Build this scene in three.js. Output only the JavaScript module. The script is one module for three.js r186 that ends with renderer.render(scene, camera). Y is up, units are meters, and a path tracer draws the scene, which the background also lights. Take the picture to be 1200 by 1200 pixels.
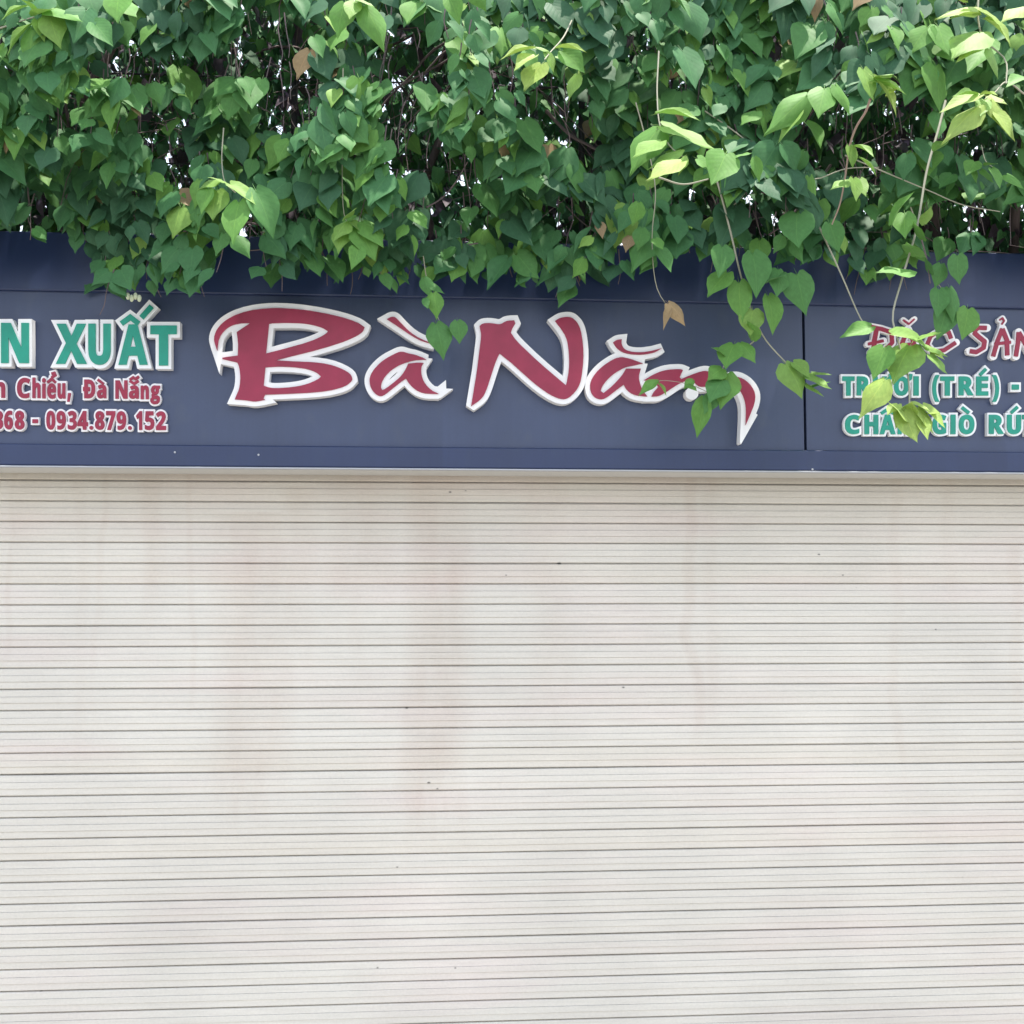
import * as THREE from 'three';
import { mergeGeometries } from 'three/addons/utils/BufferGeometryUtils.js';
import { RoundedBoxGeometry } from 'three/addons/geometries/RoundedBoxGeometry.js';

// ---------------------------------------------------------------- camera, sky, sun, exposure
const scene = new THREE.Scene();
const renderer = new THREE.WebGLRenderer({ antialias: true });
renderer.toneMapping = THREE.LinearToneMapping;
renderer.toneMappingExposure = 2.2;
renderer.shadowMap.enabled = true;

const EYE = new THREE.Vector3(0, 2.05, 3.64), FOCAL = 1200, PITCH = 3.5 * Math.PI / 180, YAW = 3.9 * Math.PI / 180;
const camera = new THREE.PerspectiveCamera(2 * Math.atan(600 / FOCAL) * 180 / Math.PI, 1, 0.05, 800);
camera.position.copy(EYE);
camera.rotation.order = 'YXZ';
camera.rotation.set(PITCH, -YAW, 0);
camera.updateMatrixWorld(true);

// hazy bright tropical sky
{
  const W = 512, H = 256, d = new Float32Array(W * H * 4);
  for (let r = 0; r < H; r++) {
    const up = ((r + 0.5) / H - 0.5) * Math.PI, s = Math.max(0, Math.sin(up));
    for (let c = 0; c < W; c++) {
      const a = (c + 0.5) / W * Math.PI * 2;
      const wisp = 0.5 + 0.5 * Math.sin(a * 3 + Math.sin(up * 7) * 1.6) * Math.sin(up * 9 + Math.cos(a * 2) * 2);
      const k = Math.pow(1 - s, 1.6) * 0.8, o = (r * W + c) * 4;
      d[o] = 0.52 + 0.46 * k + 0.12 * wisp; d[o + 1] = 0.62 + 0.42 * k + 0.10 * wisp; d[o + 2] = 0.82 + 0.28 * k + 0.06 * wisp; d[o + 3] = 1;
      if (up < 0) { d[o] = 0.4; d[o + 1] = 0.4; d[o + 2] = 0.4; }
    }
  }
  const t = new THREE.DataTexture(d, W, H, THREE.RGBAFormat, THREE.FloatType);
  t.mapping = THREE.EquirectangularReflectionMapping; t.magFilter = THREE.LinearFilter; t.needsUpdate = true;
  scene.background = t; scene.environment = t;
}
const sun = new THREE.DirectionalLight(new THREE.Color(1, 0.94, 0.84), 4.0);
sun.position.set(2.6, 14.0, 1.1);
sun.castShadow = true; sun.shadow.mapSize.set(4096, 4096); sun.shadow.radius = 1.5;
Object.assign(sun.shadow.camera, { left: -9, right: 9, top: 9, bottom: -9, near: 0.5, far: 40 });
scene.add(sun); scene.add(sun.target);

// ---------------------------------------------------------------- helpers
function rng(seed) { return () => { seed = (seed + 0x6d2b79f5) | 0; let t = Math.imul(seed ^ (seed >>> 15), 1 | seed); t = (t + Math.imul(t ^ (t >>> 7), 61 | t)) ^ t; return ((t ^ (t >>> 14)) >>> 0) / 4294967296; }; }
const V = (x, y, z) => new THREE.Vector3(x, y, z);
const lerp = THREE.MathUtils.lerp, clamp = THREE.MathUtils.clamp;
const axisR = V(1, 0, 0).applyQuaternion(camera.quaternion), axisU = V(0, 1, 0).applyQuaternion(camera.quaternion), axisF = V(0, 0, -1).applyQuaternion(camera.quaternion);
// photo pixel (1200 x 1200) -> point on the plane at the given z (facade planes are parallel to z = 0)
function at(px, py, z) {
  const d = axisF.clone().addScaledVector(axisR, (px - 600) / FOCAL).addScaledVector(axisU, (600 - py) / FOCAL);
  return EYE.clone().addScaledVector(d, (z - EYE.z) / d.z);
}
function toPixel(p) {
  const d = p.clone().sub(EYE), f = d.dot(axisF);
  return [600 + FOCAL * d.dot(axisR) / f, 600 - FOCAL * d.dot(axisU) / f];
}
function mesh(name, geometry, material, parent = scene) {
  const m = new THREE.Mesh(geometry, material); m.name = name; m.castShadow = m.receiveShadow = true; parent.add(m); return m;
}
function tag(o, label, category, group) { o.userData.label = label; o.userData.category = category; if (group) o.userData.group = group; return o; }
function structure(o) { o.userData.kind = 'structure'; return o; }
function group(name, parent = scene) { const g = new THREE.Group(); g.name = name; parent.add(g); return g; }
function boxAt(x0, x1, y0, y1, z0, z1, r = 0) {
  const w = x1 - x0, h = y1 - y0, d = z1 - z0;
  const g = r ? new RoundedBoxGeometry(w, h, d, 2, r) : new THREE.BoxGeometry(w, h, d);
  g.translate((x0 + x1) / 2, (y0 + y1) / 2, (z0 + z1) / 2);
  // uv in metres
  const p = g.attributes.position, n = g.attributes.normal, uv = g.attributes.uv;
  for (let i = 0; i < p.count; i++) {
    if (Math.abs(n.getZ(i)) > 0.6) uv.setXY(i, p.getX(i), p.getY(i));
    else if (Math.abs(n.getY(i)) > 0.6) uv.setXY(i, p.getX(i), p.getZ(i));
    else uv.setXY(i, p.getZ(i), p.getY(i));
  }
  return g;
}
// tileable-free value noise
function makeNoise(seed) {
  const r = rng(seed), N = 256, t = new Float32Array(N * N); for (let i = 0; i < t.length; i++) t[i] = r();
  const g = (x, y) => t[((y & 255) << 8) | (x & 255)];
  const n2 = (x, y) => { const ix = Math.floor(x), iy = Math.floor(y); let fx = x - ix, fy = y - iy; fx = fx * fx * (3 - 2 * fx); fy = fy * fy * (3 - 2 * fy); return lerp(lerp(g(ix, iy), g(ix + 1, iy), fx), lerp(g(ix, iy + 1), g(ix + 1, iy + 1), fx), fy); };
  return n2;
}
const fbm = (n, x, y, o = 4) => { let s = 0, a = 0.5, w = 0; for (let i = 0; i < o; i++) { s += a * n(x, y); w += a; a *= 0.5; x = x * 2.03 + 17.3; y = y * 2.01 + 9.1; } return s / w; };
function texture(w, h, fn, srgb = true) {
  const d = new Uint8Array(w * h * 4), c = [0, 0, 0];
  for (let y = 0; y < h; y++) for (let x = 0; x < w; x++) { fn(x, y, c); const o = (y * w + x) * 4; d[o] = clamp(c[0], 0, 255); d[o + 1] = clamp(c[1], 0, 255); d[o + 2] = clamp(c[2], 0, 255); d[o + 3] = 255; }
  const t = new THREE.DataTexture(d, w, h); t.magFilter = THREE.LinearFilter; t.minFilter = THREE.LinearMipmapLinearFilter; t.generateMipmaps = true; t.wrapS = t.wrapT = THREE.RepeatWrapping;
  if (srgb) t.colorSpace = THREE.SRGBColorSpace; t.needsUpdate = true; return t;
}
const lin = (r, g, b) => new THREE.Color().setRGB(r, g, b);

// ---------------------------------------------------------------- ground
const concreteTex = (() => { const n = makeNoise(5); return texture(512, 512, (x, y, c) => { const v = 190 + 40 * (fbm(n, x / 60, y / 60, 5) - 0.5) + 22 * (n(x / 1.7, y / 1.7) - 0.5); c[0] = v; c[1] = v * 0.985; c[2] = v * 0.95; }); })();
const paveMat = new THREE.MeshStandardMaterial({ map: concreteTex, color: lin(0.58, 0.57, 0.54), roughness: 0.92 });
const roadMat = new THREE.MeshStandardMaterial({ map: concreteTex, color: lin(0.16, 0.16, 0.165), roughness: 0.95 });
structure(mesh('road', boxAt(-150, 150, -0.3, -0.12, -150, 150), roadMat));
structure(mesh('pavement', boxAt(-40, 40, -0.116, 0, -14, 4.6), paveMat));
structure(mesh('kerb', boxAt(-40, 40, -0.116, 0.006, 4.6, 4.78, 0.015), paveMat));

// ---------------------------------------------------------------- shop building (walls, roof slab behind the sign)
const SHZ = -0.08;                                   // plane of the shutter
const SX0 = -2.9, SX1 = 3.2;                       // shutter opening
const signBottom = at(600, 552.5, 0.15).y, trimTop = at(600, 524.5, 0.15).y, panelTop = at(600, 351, 0.15).y, signTop = at(600, 284, 0.15).y;
const plaster = new THREE.MeshStandardMaterial({ map: concreteTex, color: lin(1.1, 1.08, 1.0), roughness: 0.9 });
{
  const b = group('shop_building');
  tag(b, 'low plastered shop building behind the shutter and the dark blue sign', 'building');
  mesh('wall', boxAt(SX0 - 0.9, SX0, 0, signTop - 0.14, -0.35, -0.02), plaster, b);
  mesh('wall', boxAt(SX1, SX1 + 0.9, 0, signTop - 0.14, -0.35, -0.02), plaster, b);
  mesh('wall', boxAt(SX0 - 0.9, SX0 - 0.7, 0, signTop - 0.14, -4.5, -0.352), plaster, b);
  mesh('wall', boxAt(SX1 + 0.7, SX1 + 0.9, 0, signTop - 0.14, -4.5, -0.352), plaster, b);
  mesh('wall', boxAt(SX0 - 0.698, SX1 + 0.698, 0, signTop - 0.14, -4.5, -4.3), plaster, b);
  mesh('lintel', boxAt(SX0, SX1, signBottom + 0.05, signTop - 0.14, -0.35, SHZ - 0.03), plaster, b);
  mesh('roof_slab', boxAt(SX0 - 1.0, SX1 + 1.0, signTop - 0.138, signTop - 0.01, -4.6, 0.10, 0.008), plaster, b);
}

// ---------------------------------------------------------------- roller shutter: one mesh per slat
const shutterTex = (() => {
  const n = makeNoise(11), m = makeNoise(23), W = 2048, H = 1024, r = rng(4);
  // texture covers x -3..3.4 (6.4 m), y 0..2.6 m
  const X = (x) => -3 + x / W * 6.4;
  const runs = [];
  const addRun = (px, py0, py1, w, k) => runs.push([at(px, 700, SHZ).x, at(px, py0, SHZ).y, at(px, py1, SHZ).y, w * 1.6, k]);
  addRun(512, 555, 960, 0.085, 1.0); addRun(532, 560, 800, 0.03, 0.7); addRun(490, 640, 930, 0.04, 0.6); addRun(300, 600, 930, 0.10, 0.75); addRun(275, 680, 880, 0.05, 0.5); addRun(345, 570, 760, 0.05, 0.5);
  addRun(175, 560, 700, 0.03, 0.55); addRun(810, 560, 860, 0.018, 0.6); addRun(420, 555, 700, 0.09, 0.45); addRun(640, 560, 820, 0.06, 0.3); addRun(1185, 640, 820, 0.02, 0.5); addRun(30, 560, 640, 0.05, 0.4);
  for (let i = 0; i < 12; i++) runs.push([-3 + 6.4 * r(), 2.42, 2.42 - 0.3 - 0.9 * r(), 0.012 + 0.03 * r(), 0.2 + 0.25 * r()]);
  const specks = [[527, 577, 2], [655, 660.5, 3.2], [476, 830, 2], [730, 806, 2], [959, 650, 2], [987, 674, 1.6], [1096, 738, 1.5], [47, 1162, 2], [502, 917, 2.4], [512, 924, 1.6], [442, 1134, 1.5], [533, 1134, 1.5], [465, 1016, 1.5]].map(([a, b, s]) => { const p = at(a, b, SHZ); return [(p.x + 3) / 6.4 * W, p.y / 2.6 * H, s * 0.55]; });
  for (let i = 0; i < 14; i++) specks.push([r() * W, r() * H, 0.3 + r() * 0.5]);
  const t = texture(W, H, (x, y, c) => {
    const wx = X(x), wy = y / H * 2.6;
    const blot = fbm(n, wx * 2.1, wy * 2.3, 4) - 0.5, grain = n(x / 1.3, y / 1.1) - 0.5, brush = m(x / 38, y / 1.6) - 0.5;
    let s = 0;
    for (const [rx, y1, y0, w, k] of runs) {
      const dx = Math.abs(wx - rx - 0.10 * (fbm(m, wy * 3 + rx * 9, rx * 31, 3) - 0.5)) / w;
      if (dx < 1 && wy < y1 && wy > y0 - 0.25) {
        const ragged = fbm(m, wx * 22, wy * 5 + rx * 7, 4);
        s = Math.max(s, k * (1 - dx * dx) * (0.35 + 1.0 * ragged) * clamp((wy - y0 + 0.25 * ragged) / 0.25, 0, 1));
      }
    }
    s *= 0.42;
    const pink = clamp((fbm(m, wx * 1.4 + 40, wy * 9, 4) - 0.5) * 3.2, 0, 1) * 0.5;
    const v = 207 + 18 * blot + 8 * grain + 7 * brush;
    c[0] = v - 20 * s + 3 * pink; c[1] = v * 0.975 - 29 * s - 5 * pink; c[2] = v * 0.93 - 32 * s - 2 * pink;
  });
  const d = t.image.data;
  for (const [sx, sy, rad] of specks) for (let y = Math.floor(sy - rad - 1); y <= sy + rad + 1; y++) for (let x = Math.floor(sx - rad * 1.6 - 1); x <= sx + rad * 1.6 + 1; x++) {
    if (x < 0 || y < 0 || x >= W || y >= H) continue;
    const k = clamp(1.2 - Math.hypot((x - sx) / 1.5, y - sy) / rad, 0, 1), o = (y * W + x) * 4;
    for (let q = 0; q < 3; q++) d[o + q] = d[o + q] * (1 - 0.72 * k);
  }
  return t;
})();
const shutterMats = [0, 1, 2].map((i) => new THREE.MeshStandardMaterial({ map: shutterTex, color: lin(...[[1, 1, 1], [0.975, 0.972, 0.97], [0.985, 0.972, 0.955]][i]), roughness: 0.55 }));
{
  const s = group('roller_shutter');
  tag(s, 'closed cream roller shutter of narrow horizontal slats below the blue sign', 'shutter');
  const P = 0.0720 * (EYE.z - SHZ) / EYE.z, PK = P / 0.0720, JOINT0 = at(400, 564.6, SHZ).y, r = rng(77), SEG = 8;
  const prof = [[-0.002, -0.013], [-0.0022, -0.004], [-0.0036, -0.0007], [-0.0055, 0], [-0.0247, 0], [-0.0250, -0.0012], [-0.0258, -0.0012], [-0.0262, 0.0030], [-0.0458, 0.0030], [-0.0462, -0.0012], [-0.0470, -0.0012], [-0.0473, 0], [-0.0670, 0], [-0.0688, -0.0007], [-0.0704, -0.004], [-0.0707, -0.013], [-0.0741, -0.013]];
  const n = makeNoise(31);
  const count = Math.ceil(JOINT0 / P) + 2;
  for (let i = -2; i < count - 1; i++) {
    const yTop = JOINT0 - i * P; if (yTop < 0.09) break;
    const pos = [], uv = [], idx = [], tilt = (r() - 0.5) * 0.014, zo = (r() - 0.5) * 0.0016;
    for (let k = 0; k <= SEG; k++) {
      const x = lerp(SX0 + 0.01, SX1 - 0.01, k / SEG), dy = (n(k * 1.7 + i * 0.31, i * 0.7) - 0.5) * 0.0022, dz = (n(k * 0.9 + 50, i * 0.9) - 0.5) * 0.003;
      for (const [y, z] of prof) { pos.push(x, yTop + y * PK + dy, SHZ + z + zo + dz + y * tilt); uv.push((x + 3) / 6.4, (yTop + y) / 2.6); }
    }
    const m = prof.length;
    for (let k = 0; k < SEG; k++) for (let j = 0; j < m - 1; j++) { const a = k * m + j, b = a + 1, c = a + m, d = c + 1; idx.push(a, b, d, a, d, c); }
    let g = new THREE.BufferGeometry();
    g.setAttribute('position', new THREE.Float32BufferAttribute(pos, 3)); g.setAttribute('uv', new THREE.Float32BufferAttribute(uv, 2)); g.setIndex(idx);
    g = g.toNonIndexed(); g.computeVertexNormals();
    mesh('slat', g, shutterMats[Math.floor(r() * 3)], s);
  }
  mesh('bottom_bar', boxAt(SX0 + 0.012, SX1 - 0.012, 0.001, 0.10, SHZ - 0.02, SHZ + 0.012, 0.004), shutterMats[0], s);
  const rail = new THREE.MeshStandardMaterial({ color: lin(0.55, 0.55, 0.53), roughness: 0.4, metalness: 0.6 });
  mesh('guide_rail', boxAt(SX0 - 0.03, SX0 + 0.05, 0.001, signBottom - 0.01, SHZ + 0.008, SHZ + 0.05, 0.004), rail, s);
  mesh('guide_rail', boxAt(SX1 - 0.05, SX1 + 0.03, 0.001, signBottom - 0.01, SHZ + 0.008, SHZ + 0.05, 0.004), rail, s);
}

// ---------------------------------------------------------------- sign board
const PZ = 0.140;                                   // front of the sign panels
const paintTex = (() => { const n = makeNoise(61), m = makeNoise(62); return texture(1024, 1024, (x, y, c) => {
  const b = fbm(n, x / 90, y / 130, 5) - 0.5, streak = fbm(m, x / 5, y / 260, 3) - 0.5, g = n(x / 1.2, y / 1.2) - 0.5, dust = clamp((fbm(m, x / 22 + 90, y / 30, 5) - 0.6) * 3, 0, 1);
  const v = 226 + 26 * b + 9 * streak + 9 * g; c[0] = v + 22 * dust; c[1] = v + 15 * dust; c[2] = v; }); })();
paintTex.repeat.set(0.5, 0.5);
const panelMat = new THREE.MeshPhysicalMaterial({ map: paintTex, color: lin(0.050, 0.073, 0.155), roughness: 0.42, clearcoat: 0.15, clearcoatRoughness: 0.4 });
const trimMat = new THREE.MeshPhysicalMaterial({ map: paintTex, color: lin(0.019, 0.038, 0.118), roughness: 0.4, clearcoat: 0.15, clearcoatRoughness: 0.4 });
const alu = new THREE.MeshStandardMaterial({ color: lin(0.42, 0.43, 0.46), roughness: 0.5, metalness: 0.3 });
const whiteMat = new THREE.MeshStandardMaterial({ color: lin(0.86, 0.85, 0.86), roughness: 0.5 });
const soffitMat = new THREE.MeshStandardMaterial({ color: lin(0.52, 0.51, 0.50), roughness: 0.7 });
const letterTex = (() => { const n = makeNoise(71); return texture(512, 512, (x, y, c) => { const v = 232 + 34 * (fbm(n, x / 40, y / 40, 5) - 0.5) + 10 * (n(x / 1.2, y / 1.2) - 0.5); c[0] = c[1] = c[2] = v; }); })();
letterTex.repeat.set(1.7, 1.7);
const redMat = new THREE.MeshStandardMaterial({ map: letterTex, color: lin(0.36, 0.020, 0.068), roughness: 0.45 });
const crimsonMat = new THREE.MeshStandardMaterial({ map: letterTex, color: lin(0.36, 0.014, 0.055), roughness: 0.45 });
const greenMat = new THREE.MeshStandardMaterial({ map: letterTex, color: lin(0.003, 0.34, 0.235), roughness: 0.45 });
const sign = group('shop_sign');
tag(sign, 'long dark blue shop sign board with raised red and green white-edged letters', 'sign');
{
  const x0 = SX0 - 0.95, x1 = SX1 + 0.95, s2 = at(942.5, 440, PZ).x;
  mesh('backing', boxAt(x0, x1, signBottom + 0.02, signTop - 0.15, SHZ - 0.02, PZ - 0.03), trimMat, sign);
  mesh('panel', boxAt(x0 + 0.01, s2 - 0.0045, trimTop - 0.004, panelTop + 0.004, PZ - 0.028, PZ, 0.0004), panelMat, sign);
  mesh('panel', boxAt(s2 + 0.0045, x1 - 0.01, trimTop - 0.004, panelTop + 0.004, PZ - 0.028, PZ + 0.0005, 0.0015), panelMat, sign);
  // trims: slightly proud, chamfered profile
  mesh('top_trim', boxAt(x0, x1, panelTop, signTop, 0.104, PZ + 0.016, 0.006), trimMat, sign);
  mesh('bottom_trim', boxAt(x0, x1, signBottom + 0.009, trimTop, 0.06, PZ + 0.012, 0.006), trimMat, sign);
  mesh('drip_edge', boxAt(x0, x1, signBottom + 0.003, signBottom + 0.0088, PZ - 0.02, PZ + 0.014, 0.002), alu, sign);
  mesh('soffit', boxAt(SX0 + 0.06, SX1 - 0.06, signBottom + 0.004, signBottom + 0.0198, SHZ + 0.016, PZ - 0.0202), soffitMat, sign);
}

// outlines of letters: drawn on a canvas in photo pixels, traced, laid on the plane of the sign
function trace(draw, x0, y0, x1, y1, K, tol = 0.13) {
  const w = Math.ceil((x1 - x0) * K), h = Math.ceil((y1 - y0) * K), cv = document.createElement('canvas'); cv.width = w; cv.height = h;
  const ctx = cv.getContext('2d'); ctx.scale(K, K); ctx.translate(-x0, -y0); ctx.fillStyle = ctx.strokeStyle = '#fff'; draw(ctx);
  const d = ctx.getImageData(0, 0, w, h).data, A = (x, y) => (x < 0 || y < 0 || x >= w || y >= h ? 0 : d[(y * w + x) * 4 + 3] / 255) - 0.5;
  const next = new Map(), pt = new Map();
  const H = (x, y) => { const k = (y * (w + 4) + x) * 2 + 1e3; if (!pt.has(k)) { const a = A(x, y), b = A(x + 1, y); pt.set(k, [x + a / (a - b), y]); } return k; };
  const Vv = (x, y) => { const k = (y * (w + 4) + x) * 2 + 1 + 1e3; if (!pt.has(k)) { const a = A(x, y), b = A(x, y + 1); pt.set(k, [x, y + a / (a - b)]); } return k; };
  for (let y = -1; y < h; y++) for (let x = -1; x < w; x++) {
    const c = (A(x, y) > 0 ? 1 : 0) | (A(x + 1, y) > 0 ? 2 : 0) | (A(x + 1, y + 1) > 0 ? 4 : 0) | (A(x, y + 1) > 0 ? 8 : 0);
    if (c === 0 || c === 15) continue;
    const T = () => H(x, y), B = () => H(x, y + 1), L = () => Vv(x, y), R = () => Vv(x + 1, y);
    const seg = (a, b) => next.set(a, b);
    // inside kept on the right hand in image space
    if (c === 1) seg(L(), T()); else if (c === 2) seg(T(), R()); else if (c === 3) seg(L(), R()); else if (c === 4) seg(R(), B()); else if (c === 5) { seg(L(), T()); seg(R(), B()); }
    else if (c === 6) seg(T(), B()); else if (c === 7) seg(L(), B()); else if (c === 8) seg(B(), L()); else if (c === 9) seg(B(), T()); else if (c === 10) { seg(T(), R()); seg(B(), L()); }
    else if (c === 11) seg(B(), R()); else if (c === 12) seg(R(), L()); else if (c === 13) seg(R(), T()); else if (c === 14) seg(T(), L());
  }
  const loops = [];
  while (next.size) {
    const start = next.keys().next().value; let k = start; const loop = [];
    while (next.has(k)) { const n = next.get(k); next.delete(k); const p = pt.get(k); loop.push([x0 + (p[0] + 0.5) / K, y0 + (p[1] + 0.5) / K]); k = n; }
    if (loop.length > 8) loops.push(loop);
  }
  const dp = (p, t) => { // Douglas-Peucker on an open chain
    const keep = new Uint8Array(p.length); keep[0] = keep[p.length - 1] = 1; const st = [[0, p.length - 1]];
    while (st.length) { const [a, b] = st.pop(); let best = 0, bi = -1; const dx = p[b][0] - p[a][0], dy = p[b][1] - p[a][1], l = Math.hypot(dx, dy) || 1e-9;
      for (let i = a + 1; i < b; i++) { const e = l < 1e-6 ? Math.hypot(p[i][0] - p[a][0], p[i][1] - p[a][1]) : Math.abs((p[i][0] - p[a][0]) * dy - (p[i][1] - p[a][1]) * dx) / l; if (e > best) { best = e; bi = i; } }
      if (best > t) { keep[bi] = 1; st.push([a, bi], [bi, b]); } }
    return p.filter((_, i) => keep[i]);
  };
  return loops.map((l) => { const half = l.length >> 1; return [...dp(l.slice(0, half + 1), tol).slice(0, -1), ...dp([...l.slice(half), l[0]], tol).slice(0, -1)]; }).filter((l) => l.length > 2);
}
function solid(loops, zFront, depth) {
  const area = (l) => { let s = 0; for (let i = 0; i < l.length; i++) { const a = l[i], b = l[(i + 1) % l.length]; s += a[0] * b[1] - b[0] * a[1]; } return s / 2; };
  const inside = (p, l) => { let c = false; for (let i = 0, j = l.length - 1; i < l.length; j = i++) if ((l[i][1] > p[1]) !== (l[j][1] > p[1]) && p[0] < (l[j][0] - l[i][0]) * (p[1] - l[i][1]) / (l[j][1] - l[i][1]) + l[i][0]) c = !c; return c; };
  const nest = loops.map((l) => loops.filter((o) => o !== l && inside(l[0], o)).length);
  const toWorld = (l) => l.map(([x, y]) => { const p = at(x, y, zFront); return new THREE.Vector2(p.x, p.y); });
  const shapes = [];
  loops.forEach((l, i) => { if (nest[i] % 2) return; if (Math.abs(area(l)) < 0.4) return;
    const s = new THREE.Shape(toWorld(l)); loops.forEach((o, j) => { if (nest[j] === nest[i] + 1 && inside(o[0], l) && Math.abs(area(o)) > 0.4) s.holes.push(new THREE.Path(toWorld(o))); }); shapes.push(s); });
  const g = new THREE.ExtrudeGeometry(shapes, { depth, bevelEnabled: false, curveSegments: 1 }); g.translate(0, 0, zFront - depth); return g;
}
let letterCount = 0;
function letter(face, box, { edge, front, mat, K = 6, extra, join = 'miter', limit = 6, faceEdge = 0, floor = PZ }) {
  const [x0, y0, x1, y1] = box, m = edge * 5 + 3, zf = front + (letterCount++ % 4) * 0.0011;
  const back = trace((c) => { c.lineJoin = join; c.miterLimit = limit; c.lineWidth = edge * 2 + faceEdge * 2; face(c, true); if (extra) extra(c); }, x0 - m, y0 - m, x1 + m, y1 + m, K);
  const fr = trace((c) => { c.lineJoin = 'miter'; c.lineWidth = faceEdge * 2 || 0.001; face(c, faceEdge > 0); }, x0 - m, y0 - m, x1 + m, y1 + m, K);
  const block = mesh('letter', solid(back, zf, zf - floor - 0.0015), whiteMat, sign);
  mesh('letter_face', solid(fr, zf + 0.0045, 0.006), mat, block);
}
// polygons with rounded flow: corners sharper than ~55 degrees stay sharp
function flow(pts) {
  let p = pts;
  for (let it = 0; it < 3; it++) {
    const out = [], n = p.length;
    for (let i = 0; i < n; i++) {
      const a = p[(i + n - 1) % n], b = p[i], c = p[(i + 1) % n];
      const sharp = b[2] ?? (() => { const u = Math.atan2(b[1] - a[1], b[0] - a[0]), v = Math.atan2(c[1] - b[1], c[0] - b[0]); let t = Math.abs(v - u); if (t > Math.PI) t = 2 * Math.PI - t; return t > 0.85; })();
      if (sharp) out.push([b[0], b[1], true]);
      else out.push([lerp(b[0], a[0], 0.25), lerp(b[1], a[1], 0.25), false], [lerp(b[0], c[0], 0.25), lerp(b[1], c[1], 0.25), false]);
    }
    p = out;
  }
  return p;
}
const poly = (c, p) => { p.forEach(([x, y], i) => (i ? c.lineTo(x, y) : c.moveTo(x, y))); c.closePath(); };
function brush(list, S, ox, oy, opt) {
  const ps = list.map((l) => flow(l.map(([x, y]) => [ox + x / S, oy + y / S])));
  let b = [1e9, 1e9, -1e9, -1e9]; for (const p of ps) for (const [x, y] of p) b = [Math.min(b[0], x), Math.min(b[1], y), Math.max(b[2], x), Math.max(b[3], y)];
  letter((c, st) => { c.beginPath(); ps.forEach((p) => poly(c, p)); c.fill('evenodd'); if (st) c.stroke(); }, b, opt);
}
const BIG = { edge: 5.9, limit: 7, front: PZ + 0.040, mat: redMat, K: 6 };
// B
brush([
  [[133, 388], [112, 325], [115, 285], [140, 235], [195, 185], [280, 145], [380, 122], [500, 112], [620, 118], [740, 132], [860, 155], [960, 180], [1040, 210], [1076, 237], [1066, 264], [1030, 290], [960, 322], [880, 350], [760, 385], [640, 415], [505, 448], [620, 455], [760, 460], [860, 475], [945, 508], [992, 540], [998, 572], [970, 605], [900, 632], [800, 650], [650, 660], [440, 668], [428, 690], [440, 700], [372, 714], [330, 704], [245, 698], [258, 670], [276, 625], [283, 560], [275, 490], [262, 462], [200, 448], [166, 440], [166, 431], [205, 425], [265, 418], [268, 340], [258, 268], [300, 240], [345, 210], [285, 210], [220, 225], [172, 262], [142, 310]],
  [[465, 215], [445, 405], [600, 365], [740, 325], [830, 280], [842, 262], [800, 235], [700, 212], [590, 208], [485, 210]],
  [[442, 492], [430, 610], [480, 628], [600, 622], [700, 605], [780, 570], [797, 552], [770, 525], [700, 500], [600, 490], [520, 488]],
], 5.4545, 230, 340, BIG);
// a with grave accent
brush([[[430, 525], [350, 560], [250, 615], [170, 690], [120, 765], [108, 830], [125, 900], [165, 955], [215, 982], [255, 972], [330, 915], [420, 840], [478, 800], [505, 850], [560, 905], [620, 940], [690, 955], [810, 957], [740, 925], [680, 870], [645, 810], [630, 740], [632, 680], [655, 645], [600, 640], [500, 652], [480, 700], [430, 780], [340, 855], [265, 910], [238, 918], [222, 885], [240, 820], [300, 740], [390, 675], [480, 640], [560, 618], [640, 612], [685, 610], [620, 580], [560, 560], [500, 550]]], 8.575, 420, 350, { ...BIG, limit: 2, extra: (c) => { c.beginPath(); poly(c, [[503, 452], [513, 453], [522.6, 445.2], [523, 455.4], [531, 455.6], [516, 466.6], [498, 466]]); c.fill(); } });
brush([[[285, 205], [330, 180], [370, 182], [410, 225], [470, 290], [550, 360], [640, 410], [760, 455], [700, 445], [600, 410], [500, 350], [400, 280]]], 8.575, 420, 350, { ...BIG, limit: 2 });
// N
brush([[[165, 240], [190, 215], [270, 212], [345, 230], [400, 192], [470, 190], [480, 215], [450, 265], [440, 300], [480, 360], [580, 460], [700, 570], [800, 655], [925, 762], [935, 720], [955, 600], [950, 450], [930, 340], [880, 260], [828, 195], [870, 168], [930, 158], [985, 165], [1045, 235], [1070, 350], [1082, 500], [1065, 680], [1045, 760], [1000, 830], [930, 885], [860, 880], [760, 830], [640, 740], [520, 630], [430, 550], [340, 480], [300, 570], [260, 700], [220, 820], [180, 885], [90, 945], [110, 820], [140, 650], [165, 450], [182, 310]]], 7.5, 540, 350, { ...BIG, limit: 2.2 });
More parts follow.
